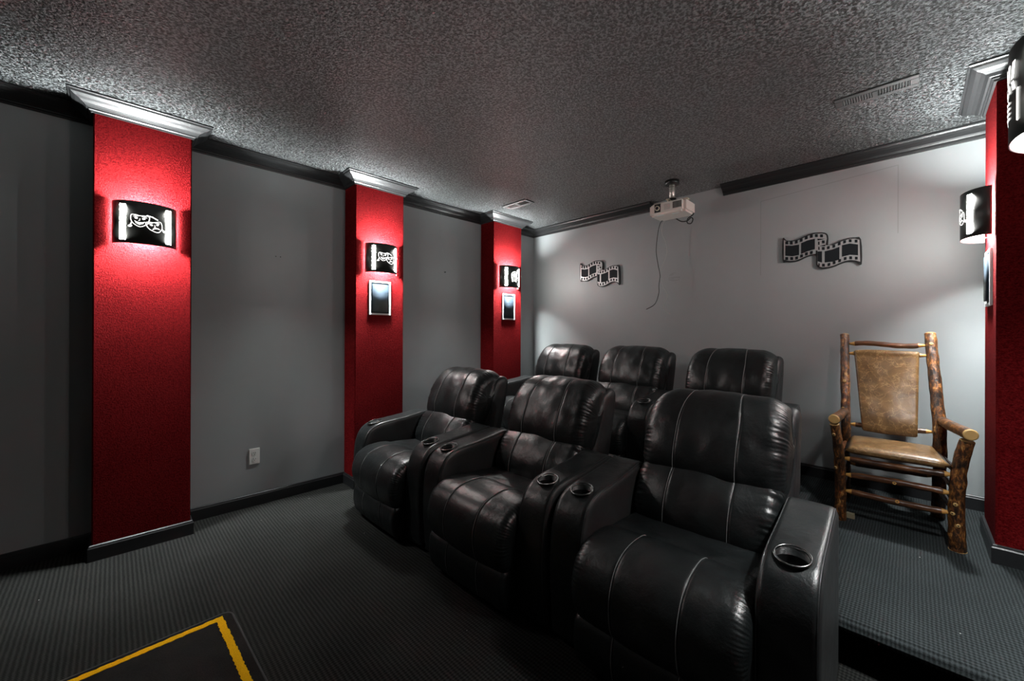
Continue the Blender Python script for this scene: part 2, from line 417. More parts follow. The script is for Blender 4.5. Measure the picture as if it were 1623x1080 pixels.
# left wall: travel towards -Y keeps 'right hand' = -X, so travel +Y (right hand = +X)
ys = [YF] + [v for c in COLS for v in c] + [YB]
for a, b in zip(ys[0::2], ys[1::2]): crown([(0, a), (0, b)])
ysr = [YF] + [v for c in COLS_R for v in c] + [YB]
for a, b in zip(ysr[0::2], ysr[1::2]): crown([(XR, b), (XR, a)])
crown([(0, YB), (1.545, YB)]); crown([(2.165, YB), (XR, YB)])

def baseboard(name, path, z0):
    bm = bmesh.new(); sweep(bm, path, base_prof(z0)); return struct(obj(name, bm, BASEM))
for a, b in zip(ys[0::2], ys[1::2]):
    if a < 1.9:
        baseboard('baseboard_left', [(0, a), (0, min(b, 1.9))], 0.0)
    if b > 1.95: baseboard('baseboard_left', [(0, max(a, 1.93)), (0, b)], PLAT)
for a, b in zip(ysr[0::2], ysr[1::2]):
    if a < 1.9: baseboard('baseboard_right', [(XR, min(b, 1.9)), (XR, a)], 0.0)
    if b > 1.95: baseboard('baseboard_right', [(XR, b), (XR, max(a, 1.93))], PLAT)
baseboard('baseboard_back', [(0, YB), (XR, YB)], PLAT)
baseboard('baseboard_front', [(XR, YF), (0, YF)], 0.0)

# ------------------------------------------------------------------ red pilasters
def pilaster(ya, yb, side, label, z0):
    g = 'red fabric covered wall columns'
    t = thing('pilaster', label, 'column', (0 if side < 0 else XR, (ya + yb) / 2, z0), 0, g)
    h = (yb - ya) / 2; s = -1 if side > 0 else 1
    bm = bmesh.new(); box(bm, min(0, s * PROT), max(0, s * PROT), -h, h, 0, CEIL - z0)
    bmesh.ops.bevel(bm, geom=[e for e in bm.edges if abs(e.verts[0].co.x - s * PROT) < 1e-5 and abs(e.verts[1].co.x - s * PROT) < 1e-5 and abs(e.verts[0].co.z - e.verts[1].co.z) > .5], offset=.006, segments=3, affect='EDGES')
    obj('shaft', bm, RED, t)
    path = [(0, -h), (PROT, -h), (PROT, h), (0, h)]
    if side > 0: path = [(-x, y) for x, y in path][::-1]
    bm = bmesh.new(); sweep(bm, path, [(o, z - z0) for o, z in CROWN]); obj('capital', bm, TRIM, t)
    bm = bmesh.new(); sweep(bm, path, base_prof(0)); obj('base_molding', bm, BASEM, t)
    return t
lbl = ['red fabric wall column with a lamp but no speaker, standing before the outlet', 'red fabric column beside the front recliners, with speaker under its theatre mask lamp', 'red fabric column in the far corner of the room behind the recliners']
for (a, b), l in zip(COLS, lbl): pilaster(a, b, -1, l, PLAT if a > 2 else 0)
lblr = ['red fabric column beside the camera, out of view', 'red fabric column holding the large lamp cut off at the picture edge', 'red fabric column beside the rustic armchair']
for (a, b), l in zip(COLS_R, lblr): pilaster(a, b, 1, l, PLAT if a > 2 else 0)
# ------------------------------------------------------------------ wall sconces
SA_, SB_, SGAP, SH = .136, .094, .007, .232
def on_shade(th, z, off=0.0): return Vector((SGAP + (SB_ + off) * cos(th), (SA_ + off) * sin(th), z))
def patch(bm, poly, off=.0016, thick=.0):
    # polygon given in (theta, z), triangulated and laid on the curved shade
    vs = [bm.verts.new(on_shade(a, z, off)) for a, z in poly]
    bm.faces.new(vs)
def strip_rect(bm, a0, a1, z0, z1, n=3):
    for k in range(n):
        b0 = a0 + (a1 - a0) * k / n; b1 = a0 + (a1 - a0) * (k + 1) / n
        patch(bm, [(b0, z0), (b1, z0), (b1, z1), (b0, z1)])
def stroke(bm, pts, w):
    pts = [Vector(p) for p in pts]
    for p, q in zip(pts, pts[1:]):
        # metric: arc ~ 0.105 m per rad at the front
        d = Vector(((q.x - p.x) * .11, q.y - p.y)); 
        if d.length < 1e-6: continue
        n_ = Vector((-d.y, d.x)).normalized() * w / 2; n_ = Vector((n_.x / .11, n_.y))
        e = Vector((d.x / .11, d.y)) * (w * .3 / d.length)
        patch(bm, [tuple(p + n_ - e), tuple(p - n_ - e), tuple(q - n_ + e), tuple(q + n_ + e)])
def blob(bm, cx, cz, rx, rz, n=12, rot=0):
    poly = []
    for k in range(n):
        t = 2 * pi * k / n; x = rx * cos(t); z = rz * sin(t)
        poly.append((cx + (x * cos(rot) - z * sin(rot)) / .11, cz + x * sin(rot) + z * cos(rot)))
    patch(bm, poly)
def mask(bm, cx, cz, s, happy, rot):
    def T(pts): return [(cx + (x * cos(rot) - z * sin(rot)) * s / .11, cz + (x * sin(rot) + z * cos(rot)) * s) for x, z in pts]
    outl = catmull([(-1, .85), (-.5, .95), (0, .85), (.5, .95), (1, .9), (1.0, .1), (.75, -.6), (.1, -1.15), (-.6, -.75), (-.98, -.1)], 4, True)
    outl.append(outl[0]); stroke(bm, T([tuple(p) for p in outl]), .0030)
    for sx in (-1, 1):
        e = catmull([(sx * .62, .42), (sx * .45, .62), (sx * .22, .35), (sx * .42, .2)], 3, True)
        patch(bm, T([tuple(p) for p in e]))
        stroke(bm, T([(sx * .2, .72), (sx * .45, .80), (sx * .75, .62)]), .0020)
    stroke(bm, T([(0, .35), (0, 0), (-.14, -.05)]), .0020)
    if happy: mo = [(-.6, -.1), (-.3, -.3), (0, -.36), (.3, -.3), (.6, -.1), (.4, -.55), (0, -.8), (-.4, -.55)]
    else: mo = [(-.55, -.65), (-.35, -.3), (0, -.18), (.35, -.3), (.55, -.65), (.25, -.48), (0, -.42), (-.25, -.48)]
    patch(bm, T(mo))
def film(bm, a0, a1, flip=1):
    n = 10; z0, z1 = -.098, .098; ph = (z1 - z0) / n; am = a0 + (a1 - a0) * .70 if flip > 0 else a0 + (a1 - a0) * .30
    for k in range(n):
        za, zb = z0 + k * ph, z0 + (k + 1) * ph - .0030
        if flip > 0:
            strip_rect(bm, a0, am, za, zb, 2)
            for j in range(2): strip_rect(bm, am + .008, a1, za + j * ph / 2, za + (j + 1) * ph / 2 - .0026, 1)
        else:
            strip_rect(bm, am, a1, za, zb, 2)
            for j in range(2): strip_rect(bm, a0, am - .008, za + j * ph / 2, za + (j + 1) * ph / 2 - .0026, 1)
def sconce_parts(t, motif):
    n = 36
    bm = bmesh.new()                                              # curved black metal shade
    th = [-pi / 2 + pi * k / n for k in range(n + 1)]
    o_t = [bm.verts.new(on_shade(a, SH / 2)) for a in th]; o_b = [bm.verts.new(on_shade(a, -SH / 2)) for a in th]
    i_t = [bm.verts.new(on_shade(a, SH / 2, -.002)) for a in th]; i_b = [bm.verts.new(on_shade(a, -SH / 2, -.002)) for a in th]
    for k in range(n):
        for q, mi in (((o_t[k], o_t[k + 1], o_b[k + 1], o_b[k]), 0), ((i_t[k + 1], i_t[k], i_b[k], i_b[k + 1]), 1), ((o_t[k], i_t[k], i_t[k + 1], o_t[k + 1]), 0), ((o_b[k], o_b[k + 1], i_b[k + 1], i_b[k]), 0)):
            f = bm.faces.new(q); f.material_index = mi; f.smooth = mi != 0 or True
    bm.faces.new((o_t[0], o_b[0], i_b[0], i_t[0])); bm.faces.new((o_t[-1], i_t[-1], i_b[-1], o_b[-1]))
    obj('shade', bm, [SHADEM, LINER], t, fix=False)
    for a0, a1, fl in ((-.88, -.655, 1), (.655, .88, -1)):
        bm = bmesh.new(); film(bm, a0, a1, fl); obj('lit_film_strip', bm, GLOWM, t)
    bm = bmesh.new()
    if motif == 'masks':
        mask(bm, -.20, .012, .030, True, -.05); mask(bm, .27, -.012, .027, False, .25)
        blob(bm, -.50, -.022, .008, .006, rot=.4); blob(bm, .58, -.030, .007, .006); stroke(bm, [(0.02, .044), (.18, .040), (.35, .028)], .005)
        stroke(bm, [(-.50, -.02), (-.44, .0)], .004); stroke(bm, [(.52, -.02), (.57, -.035), (.62, -.03)], .003)
    elif motif == 'popcorn':
        o_ = catmull([(-.22, -.052), (-.30, .005), (-.26, .035), (-.12, .05), (.05, .055), (.22, .048), (.33, .025), (.30, .0), (.22, -.052)], 3)
        q = [tuple(p) for p in o_]; stroke(bm, q + [q[0]], .006)
        for x_, z_ in ((-.16, .02), (-.02, .034), (.12, .022), (.22, .034), (-.08, .008), (.2, .008), (.05, .006)): blob(bm, x_, z_, .010, .009)
        for x_ in (-.16, .0, .15): stroke(bm, [(x_, -.002), (x_ * .8, -.048)], .006)
        blob(bm, .42, -.008, .006, .007); blob(bm, .45, -.03, .004, .005)
    else:                                                          # clapper board
        for k in range(4): patch(bm, [(-.40 + k * .2, .035), (-.30 + k * .2, .035), (-.24 + k * .2, .075), (-.34 + k * .2, .075)])
        for k in range(4): patch(bm, [(-.34 + k * .2, .005), (-.24 + k * .2, .005), (-.30 + k * .2, .028), (-.40 + k * .2, .028)])
        stroke(bm, [(-.42, .0), (.42, .0), (.42, -.075), (-.42, -.075), (-.42, .0)], .006)
        for k in range(4): stroke(bm, [(-.32, -.018 - k * .013), (-.1, -.014 - k * .013), (.12, -.018 - k * .013)], .005)
    obj('lit_motif', bm, GLOWS, t)
    bm = bmesh.new(); box(bm, 0, .010, -.055, .055, -.06, .06); tube(bm, [(.008, 0, -.03), (.045, 0, -.03), (.05, 0, -.025), (.05, 0, .0)], .012, 10)
    obj('back_plate', bm, LINER, t)
    for z_ in (SH / 2 - .012, -SH / 2 + .012):
        for sy in (-1, 1):
            bm = bmesh.new(); tube(bm, [(.0, sy * .05, z_), (SGAP + .05, sy * .09, z_), on_shade(sy * 1.1, z_, -.004)], .0015, 5); obj('bracket', bm, SHADEM, t)
def sconce(x, y, side, motif, label, power=1.0, z=1.829):
    t = thing('wall_sconce', label, 'wall lamp', (x, y, z), 0 if side < 0 else pi, 'curved black metal wall lamps with lit cut-outs')
    sconce_parts(t, motif)
    for dz in (-.035, .04):
        l = bpy.data.lights.new('bulb', 'POINT'); l.energy = BULB_W * power / 2; l.color = (.94, 1.0, 1.0); l.shadow_soft_size = .034
        lo = bpy.data.objects.new('bulb', l); COL.objects.link(lo); lo.location = (.055, 0, dz); lo.parent = t
    return t
sconce(PROT, .131, -1, 'masks', 'lit curved theatre mask lamp on the red column that has no speaker')
sconce(PROT, 1.561, -1, 'masks', 'lit curved theatre mask lamp above a speaker, on the column beside the front recliners')
sconce(PROT, 3.028, -1, 'popcorn', 'lit curved lamp with popcorn cut-out on the red column in the far corner')
sconce(XRF, 1.605, 1, 'clapper', 'large lit clapperboard lamp near the ceiling vent, cut off by the picture edge')
sconce(XRF, 3.09, 1, 'masks', 'lit curved lamp high on the red column beside the rustic armchair')


# ------------------------------------------------------------------ wall speakers
def speaker(x, y, side, label):
    t = thing('wall_speaker', label, 'speaker', (x, y, 1.513), 0 if side < 0 else pi, 'in-wall speakers under the lamps')
    bm = bmesh.new(); w, h = .093, .138; b = .013
    for d in ((-w, w, h - b, h), (-w, w, -h, -h + b), (-w, -w + b, -h + b, h - b), (w - b, w, -h + b, h - b)): box(bm, 0, .010, *d)
    obj('frame', bm, FRAME, t)
    bm = bmesh.new(); box(bm, 0, .016, -w + b + .001, w - b - .001, -h + b + .001, h - b - .001)
    bmesh.ops.bevel(bm, geom=[e for e in bm.edges if min(v.co.x for v in e.verts) > .01], offset=.012, segments=4, affect='EDGES')
    obj('grille', bm, GRILLE, t, smooth=True)
    return t
speaker(PROT, 1.556, -1, 'slate speaker with white frame on the column beside the front recliners')
speaker(PROT, 3.037, -1, 'slate speaker with white frame on the corner red column')
speaker(XRF, 3.09, 1, 'slate speaker seen edge-on, on the column beside the rustic armchair')

# ------------------------------------------------------------------ outlet, vents, wall plaques
t = thing('wall_outlet', 'white double power outlet low on the grey wall between two red columns', 'outlet', (0, .7145, .3495))
bm = bmesh.new(); box(bm, 0, .006, -.033, .033, -.055, .055)
bmesh.ops.bevel(bm, geom=[e for e in bm.edges if min(v.co.x for v in e.verts) > .005], offset=.003, segments=2, affect='EDGES'); obj('cover_plate', bm, OUTLET, t)
for zc in (.021, -.021):
    bm = bmesh.new(); tube(bm, [(.004, 0, zc), (.0075, 0, zc)], .0155, 20); s = obj('socket', bm, OUTLET, t)
    bm = bmesh.new(); box(bm, .007, .0079, -.0075, -.0045, zc - .001, zc + .009); box(bm, .007, .0079, .0045, .0075, zc - .001, zc + .009); tube(bm, [(.007, 0, zc - .007), (.0079, 0, zc - .007)], .003, 10)
    obj('slots', bm, SLOT, s)

def vent(x0, y0, w, d, label, two_panel):
    t = thing('ceiling_vent', label, 'vent', (x0 + w / 2, y0 + d / 2, CEIL - .001), 0, 'ceiling air registers')
    bm = bmesh.new(); hw, hd = w / 2, d / 2; b = .032
    for q in ((-hw, hw, -hd, -hd + b), (-hw, hw, hd - b, hd), (-hw, -hw + b, -hd + b, hd - b), (hw - b, hw, -hd + b, hd - b)): box(bm, *q, -.007, 0)
    bmesh.ops.bevel(bm, geom=list(bm.edges), offset=.002, segments=1, affect='EDGES'); obj('frame', bm, VENTM, t)
    bm = bmesh.new(); box(bm, -hw + b - .002, hw - b + .002, -hd + b - .002, hd - b + .002, -.0015, 0); obj('duct_opening', bm, SLOT, t)
    bm = bmesh.new(); box(bm, -.010, .010, -hd + b, hd - b, -.009, -.002); obj('center_bar', bm, VENTM, t)
    bm = bmesh.new()
    for side in (-1, 1):
        a, c = (.010, hw - b) if side > 0 else (-hw + b, -.010)
        n = 11
        for k in range(n):
            x = a + (c - a) * (k + .5) / n; tl = .0028 * (1 if side < 0 else -1)
            vs = [bm.verts.new(p) for p in ((x - .0012 - tl, -hd + b, -.008), (x + .0012 - tl, -hd + b, -.008), (x + .0012 + tl, -hd + b, -.001), (x - .0012 + tl, -hd + b, -.001), (x - .0012 - tl, hd - b, -.008), (x + .0012 - tl, hd - b, -.008), (x + .0012 + tl, hd - b, -.001), (x - .0012 + tl, hd - b, -.001))]
            for f in ((0, 1, 2, 3), (7, 6, 5, 4), (0, 4, 5, 1), (1, 5, 6, 2), (2, 6, 7, 3), (3, 7, 4, 0)): bm.faces.new([vs[i] for i in f])
    obj('louvers', bm, VENTM, t)
vent(3.0, 2.712, .32, .125, 'dark slotted air vent in the ceiling between the projector and the large cut-off lamp', True)
vent(.445, 2.705, .31, .13, 'small dark air vent in the ceiling above the corner column', True)

ART_OUT=[[-0.2278, 0.1236], [-0.2051, 0.1076], [-0.1738, 0.0999], [-0.1386, 0.1022], [-0.104, 0.1149], [-0.0658, 0.1293], [-0.0282, 0.1357], [0.0128, 0.1301], [0.0331, 0.1225], [0.0451, 0.1078], [0.0484, 0.0795], [0.0485, 0.034], [0.0731, 0.0353], [0.1044, 0.0479], [0.1351, 0.0603], [0.1692, 0.0655], [0.1954, 0.0627], [0.2267, 0.0464], [0.2307, -0.1217], [0.2032, -0.1062], [0.1734, -0.0987], [0.1432, -0.1013], [0.1125, -0.1125], [0.0814, -0.1263], [0.0498, -0.1338], [0.0176, -0.1333], [-0.0069, -0.1224], [-0.0193, -0.0994], [-0.0215, -0.0272], [-0.0485, -0.0288], [-0.0822, -0.0373], [-0.1165, -0.0538], [-0.1469, -0.0621], [-0.1778, -0.0621], [-0.2046, -0.0534], [-0.2273, -0.0452]]
ART_SA=[[-0.22, 0.1127], [-0.2006, 0.0988], [-0.1738, 0.0919], [-0.1386, 0.0932], [-0.104, 0.106], [-0.0657, 0.1205], [-0.0282, 0.127], [0.0129, 0.122], [0.029, 0.1156], [0.0379, 0.104], [0.0412, 0.0796], [0.0333, 0.0363], [-0.0072, 0.0015], [-0.0237, 0.0039], [-0.0236, -0.0198], [-0.0485, -0.0205], [-0.0822, -0.0294], [-0.1165, -0.0449], [-0.1469, -0.0537], [-0.1778, -0.053], [-0.2001, -0.0459], [-0.2196, -0.0381]]
ART_SB=[[-0.0144, 0.0641], [-0.0074, 0.0732], [0.0352, 0.0806], [0.038, 0.0609], [0.0333, 0.0338], [0.0731, 0.0277], [0.1044, 0.0394], [0.1352, 0.0514], [0.1692, 0.0577], [0.1954, 0.0549], [0.2194, 0.0427], [0.2234, -0.1087], [0.2032, -0.098], [0.1734, -0.0903], [0.1432, -0.0929], [0.1125, -0.104], [0.0814, -0.1178], [0.0497, -0.1252], [0.0176, -0.1246], [-0.0028, -0.1157], [-0.0119, -0.0977], [-0.0121, -0.0029]]
ART_D=[[[-0.2096, 0.0997], [-0.1916, 0.0969], [-0.1915, 0.0744], [-0.2095, 0.0771]], [[-0.1804, 0.094], [-0.1627, 0.0912], [-0.1626, 0.0689], [-0.1804, 0.0716]], [[-0.1495, 0.0939], [-0.1321, 0.0964], [-0.132, 0.0742], [-0.1495, 0.0716]], [[-0.1191, 0.1022], [-0.1018, 0.1046], [-0.1018, 0.0826], [-0.119, 0.0801]], [[-0.0882, 0.1154], [-0.0712, 0.1178], [-0.0712, 0.0959], [-0.0881, 0.0935]], [[-0.0573, 0.1217], [-0.0406, 0.124], [-0.0405, 0.1023], [-0.0573, 0.0999]], [[-0.0273, 0.1243], [-0.0108, 0.1214], [-0.0108, 0.0999], [-0.0273, 0.1027]], [[0.0027, 0.1171], [0.019, 0.1143], [0.019, 0.0929], [0.0028, 0.0956]], [[-0.2092, -0.0201], [-0.1913, -0.0224], [-0.1912, -0.0449], [-0.2092, -0.0426]], [[-0.1779, -0.0242], [-0.1602, -0.0265], [-0.1601, -0.0488], [-0.1778, -0.0466]], [[-0.147, -0.0267], [-0.1295, -0.0237], [-0.1295, -0.0458], [-0.1469, -0.0489]], [[-0.1166, -0.0154], [-0.0994, -0.0125], [-0.0993, -0.0345], [-0.1165, -0.0375]], [[-0.0866, -0.0038], [-0.0696, -0.001], [-0.0696, -0.0228], [-0.0865, -0.0257]], [[-0.057, 0.0014], [-0.0403, 0.0042], [-0.0402, -0.0175], [-0.0569, -0.0204]], [[0.0131, 0.0236], [0.0293, 0.0212], [0.0294, -0.0001], [0.0132, 0.0022]], [[0.0421, 0.0228], [0.0581, 0.0255], [0.0581, 0.0043], [0.0422, 0.0016]], [[0.0731, 0.0282], [0.0888, 0.0308], [0.0889, 0.0098], [0.0732, 0.0071]], [[0.1032, 0.0411], [0.1187, 0.0436], [0.1187, 0.0228], [0.1033, 0.0201]], [[0.1325, 0.0499], [0.1477, 0.0523], [0.1478, 0.0316], [0.1325, 0.0291]], [[0.1629, 0.0553], [0.1779, 0.0529], [0.1779, 0.0323], [0.1629, 0.0347]], [[0.1943, 0.0478], [0.2091, 0.0454], [0.2091, 0.025], [0.1943, 0.0273]], [[0.0143, -0.0978], [0.0304, -0.0997], [0.0305, -0.121], [0.0143, -0.1192]], [[0.0457, -0.099], [0.0616, -0.0959], [0.0616, -0.117], [0.0457, -0.1202]], [[0.0754, -0.09], [0.0911, -0.087], [0.0911, -0.108], [0.0755, -0.1111]], [[0.1059, -0.0788], [0.1213, -0.0758], [0.1214, -0.0967], [0.1059, -0.0998]], [[0.1362, -0.0679], [0.1514, -0.0649], [0.1515, -0.0856], [0.1363, -0.0886]], [[0.1658, -0.0644], [0.1808, -0.0664], [0.1809, -0.0869], [0.1659, -0.085]], [[0.1957, -0.0708], [0.2105, -0.0727], [0.2105, -0.0931], [0.1958, -0.0912]], [[0.013, 0.0715], [0.0292, 0.0689], [0.0292, 0.0476], [0.0131, 0.0501]], [[-0.0077, 0.0296], [-0.0003, 0.0258], [-0.0003, 0.0033], [-0.0076, 0.0071]], [[-0.0065, -0.0913], [0.0008, -0.094], [0.0009, -0.1165], [-0.0065, -0.1138]], [[-0.0094, 0.0659], [-0.0004, 0.0645], [-0.0004, 0.042], [-0.0094, 0.0433]], [[-0.2095, 0.0691], [-0.1648, 0.0602], [-0.1233, 0.0629], [-0.123, -0.0161], [-0.1646, -0.0196], [-0.2093, -0.0099]], [[-0.1103, 0.0714], [-0.0699, 0.0858], [-0.0281, 0.091], [-0.0278, 0.0137], [-0.0696, 0.0053], [-0.1101, -0.01]], [[0.0294, -0.0098], [0.0732, -0.0024], [0.1122, 0.0103], [0.1124, -0.0802], [0.0734, -0.0903], [0.0296, -0.091]], [[0.1257, 0.0197], [0.1693, 0.0253], [0.2121, 0.0114], [0.2123, -0.0637], [0.1695, -0.0541], [0.1259, -0.0621]], [[-0.0113, -0.0056], [0.014, -0.0076], [0.0142, -0.0891], [-0.0111, -0.0773]], [[-0.0136, 0.0886], [0.0332, 0.0799], [-0.0115, 0.0749]], [[-0.0012, 0.0324], [0.0325, 0.039], [0.0325, 0.0263]]]

def extr(bm, poly, y0, y1, mi):
    a = [bm.verts.new((x, y0, z)) for x, z in poly]; b = [bm.verts.new((x, y1, z)) for x, z in poly]; n = len(poly)
    fs = [bm.faces.new(b), bm.faces.new(a[::-1])] + [bm.faces.new((a[i], a[(i + 1) % n], b[(i + 1) % n], b[i])) for i in range(n)]
    for f in fs: f.material_index = mi
def plaque(x, z, sc, label):
    t = thing('film_strip_plaque', label, 'wall decoration', (x, YB, z), 0, 'film strip decorations on the back wall', (sc, 1, sc))
    bm = bmesh.new(); extr(bm, [tuple(p) for p in catmull(ART_OUT, 3, True)], -.020, -.0, 0); obj('backing', bm, ARTB, t)
    bm = bmesh.new(); extr(bm, ART_SA, -.0225, -.019, 0); extr(bm, ART_SB, -.0235, -.019, 0); obj('silver_strip', bm, ARTS, t)
    bm = bmesh.new()
    for d in ART_D: extr(bm, d, -.0245, -.0195, 0)
    obj('film_frames', bm, ARTD, t)
plaque(2.82, 1.84, 1.0, 'wavy black and silver film strip plaque above the rustic armchair')
plaque(.948, 1.863, 1.055, 'wavy film strip plaque left of the projector, near the room corner')

# ------------------------------------------------------------------ projector
t = thing('projector', 'white ceiling-mounted projector near the back wall', 'projector', (1.907, 3.235, 2.193))
bm = bmesh.new(); box(bm, -.148, .148, -.108, .108, 0, .092)
bmesh.ops.bevel(bm, geom=[e for e in bm.edges if abs(e.verts[0].co.z - e.verts[1].co.z) > .05], offset=.022, segments=4, affect='EDGES')
bmesh.ops.bevel(bm, geom=[e for e in bm.edges if max(v.co.z for v in e.verts) < .001], offset=.014, segments=3, affect='EDGES')
bmesh.ops.bevel(bm, geom=[e for e in bm.edges if min(v.co.z for v in e.verts) > .091], offset=.008, segments=2, affect='EDGES')
body = obj('body', bm, PROJM, t)
bm = bmesh.new(); box(bm, -.098, -.048, -.1100, -.10, .020, .088); obj('lens_panel', bm, BLK, body)
bm = bmesh.new(); tube(bm, [(-.072, -.108, .052), (-.072, -.120, .052)], .019, 20); obj('lens_ring', bm, MOUNTM, body)
bm = bmesh.new(); tube(bm, [(-.072, -.119, .052), (-.072, -.1215, .052)], .013, 20); obj('lens', bm, GLASS, body)
bm = bmesh.new()
for k in range(12): box(bm, .052 + k * .0058, .052 + k * .0058 + .003, -.1095, -.10, .028, .080)
obj('vent_slots', bm, BLK, body)
bm = bmesh.new()
for k in range(9):
    for j in range(10): box(bm, -.018 + k * .0055, -.018 + k * .0055 + .0025, -.1092, -.10, .030 + j * .0048, .030 + j * .0048 + .0022)
obj('speaker_holes', bm, mat('projector_grey', (.3, .28, .26), .5), body)
BTN = mat('projector_button', (.75, .8, .78), .3)
bbox_obj('bottom_button', (-.09, -.03, -.09, -.07, -.002, .0005), BTN, body); bbox_obj('bottom_label', (.03, .08, -.07, -.05, -.002, .0005), BTN, body)
bm = bmesh.new(); box(bm, -.13, .13, -.012, .012, .105, .112); box(bm, -.012, .012, -.09, .09, .112, .118)
for sx, sy in ((-.12, 0), (.12, 0), (0, -.08), (0, .08)): tube(bm, [(sx, sy, .09), (sx, sy, .112)], .006, 8)
box(bm, .02, .135, -.03, .03, .112, .115); box(bm, -.135, -.03, -.04, .02, .112, .115)
obj('mount_bracket', bm, MOUNTM, t)
bm = bmesh.new(); tube(bm, [(0, 0, .112), (0, 0, .14)], .032, 20); obj('swivel', bm, BLK, t)
bm = bmesh.new(); tube(bm, [(0, 0, .13), (0, 0, .27)], .021, 20)
for k in range(5): tube(bm, [(0, 0, .17 + k * .018), (0, 0, .174 + k * .018)], .0225, 20)
obj('pole', bm, CHROME, t)
bm = bmesh.new(); tube(bm, [(0, 0, .255), (0, 0, CEIL - 2.193)], .055, 24); obj('ceiling_plate', bm, BLK, t)

def cable(name, pts, r, m, label, cat='cable', group=None):
    bm = bmesh.new(); tube(bm, catmull(pts, 8), r, 6); o = obj(name, bm, m); tag(o, label, cat, group); return o
cable('power_cable', [(1.83, 3.33, 2.215), (1.745, 3.40, 2.215), (1.714, 3.42, 2.18), (1.698, 3.42, 2.10), (1.686, 3.42, 1.966), (1.704, 3.42, 1.84), (1.722, 3.42, 1.743), (1.712, 3.42, 1.66), (1.711, 3.42, 1.588), (1.676, 3.42, 1.495), (1.595, 3.42, 1.450)], .0035, CABLE, 'black cable hanging from the projector and curling at its lower end')
cable('shadow_cable', [(1.85, 3.33, 2.212), (1.76, 3.40, 2.20), (1.735, 3.425, 2.12), (1.768, 3.43, 2.03), (1.778, 3.43, 1.93), (1.735, 3.43, 1.82), (1.715, 3.435, 1.74), (1.745, 3.43, 1.65), (1.785, 3.43, 1.56), (1.750, 3.43, 1.46), (1.80, 3.45, 1.40)], .0028, CABLEW, 'thin grey cable beside the black one, mostly standing in for cable shadows')  # grey strand, mostly drawn in place of the hanging cables' shadows
cable('coiled_cable', [(1.88, 3.34, 2.21), (1.93, 3.36, 2.17), (1.98, 3.36, 2.165), (2.01, 3.36, 2.185), (2.03, 3.35, 2.165), (2.015, 3.35, 2.135), (1.985, 3.35, 2.145), (1.99, 3.35, 2.18), (2.03, 3.345, 2.20), (2.04, 3.34, 2.215)], .0045, CABLE, 'short black cable coiled in a loop just under the projector')

# ------------------------------------------------------------------ recliners
AW = .152; AX = .3575
head_p = [(.60, .570), (.53, .588), (.492, .630), (.487, .70), (.512, .78), (.555, .855), (.61, .915), (.675, .948), (.745, .946), (.795, .91), (.80, .85), (.74, .72), (.67, .60)]
lum_p = [(.52, .40), (.42, .40), (.385, .43), (.385, .49), (.415, .56), (.465, .62), (.52, .655), (.60, .665), (.62, .60), (.58, .48)]
seat_p = [(.50, .30), (.14, .30), (.13, .40), (.15, .445), (.20, .452), (.32, .446), (.42, .438), (.50, .43)]
pad_p = [(.19, .25), (.06, .21), (-.035, .205), (-.068, .225), (-.088, .29), (-.085, .36), (-.055, .42), (.0, .455), (.08, .468), (.15, .462), (.185, .445), (.20, .40)]
foot_p = [(.06, .05), (-.02, .038), (-.055, .045), (-.072, .09), (-.078, .15), (-.066, .205), (-.03, .222), (.05, .222)]
shell_p = [(.645, .045), (.56, .045), (.55, .30), (.565, .50), (.64, .70), (.70, .86), (.745, .905), (.80, .915), (.835, .885), (.83, .80), (.775, .58), (.70, .35), (.65, .18)]
arm_p = [(.035, .030), (.010, .045), (.000, .14), (-.006, .28), (-.002, .40), (.012, .485), (.045, .545), (.095, .578), (.16, .592), (.28, .602), (.42, .618), (.50, .626), (.540, .612), (.560, .56), (.565, .40), (.56, .10), (.545, .035), (.30, .028)]
S3 = (-.122, .122); S4 = (-.110, .110)
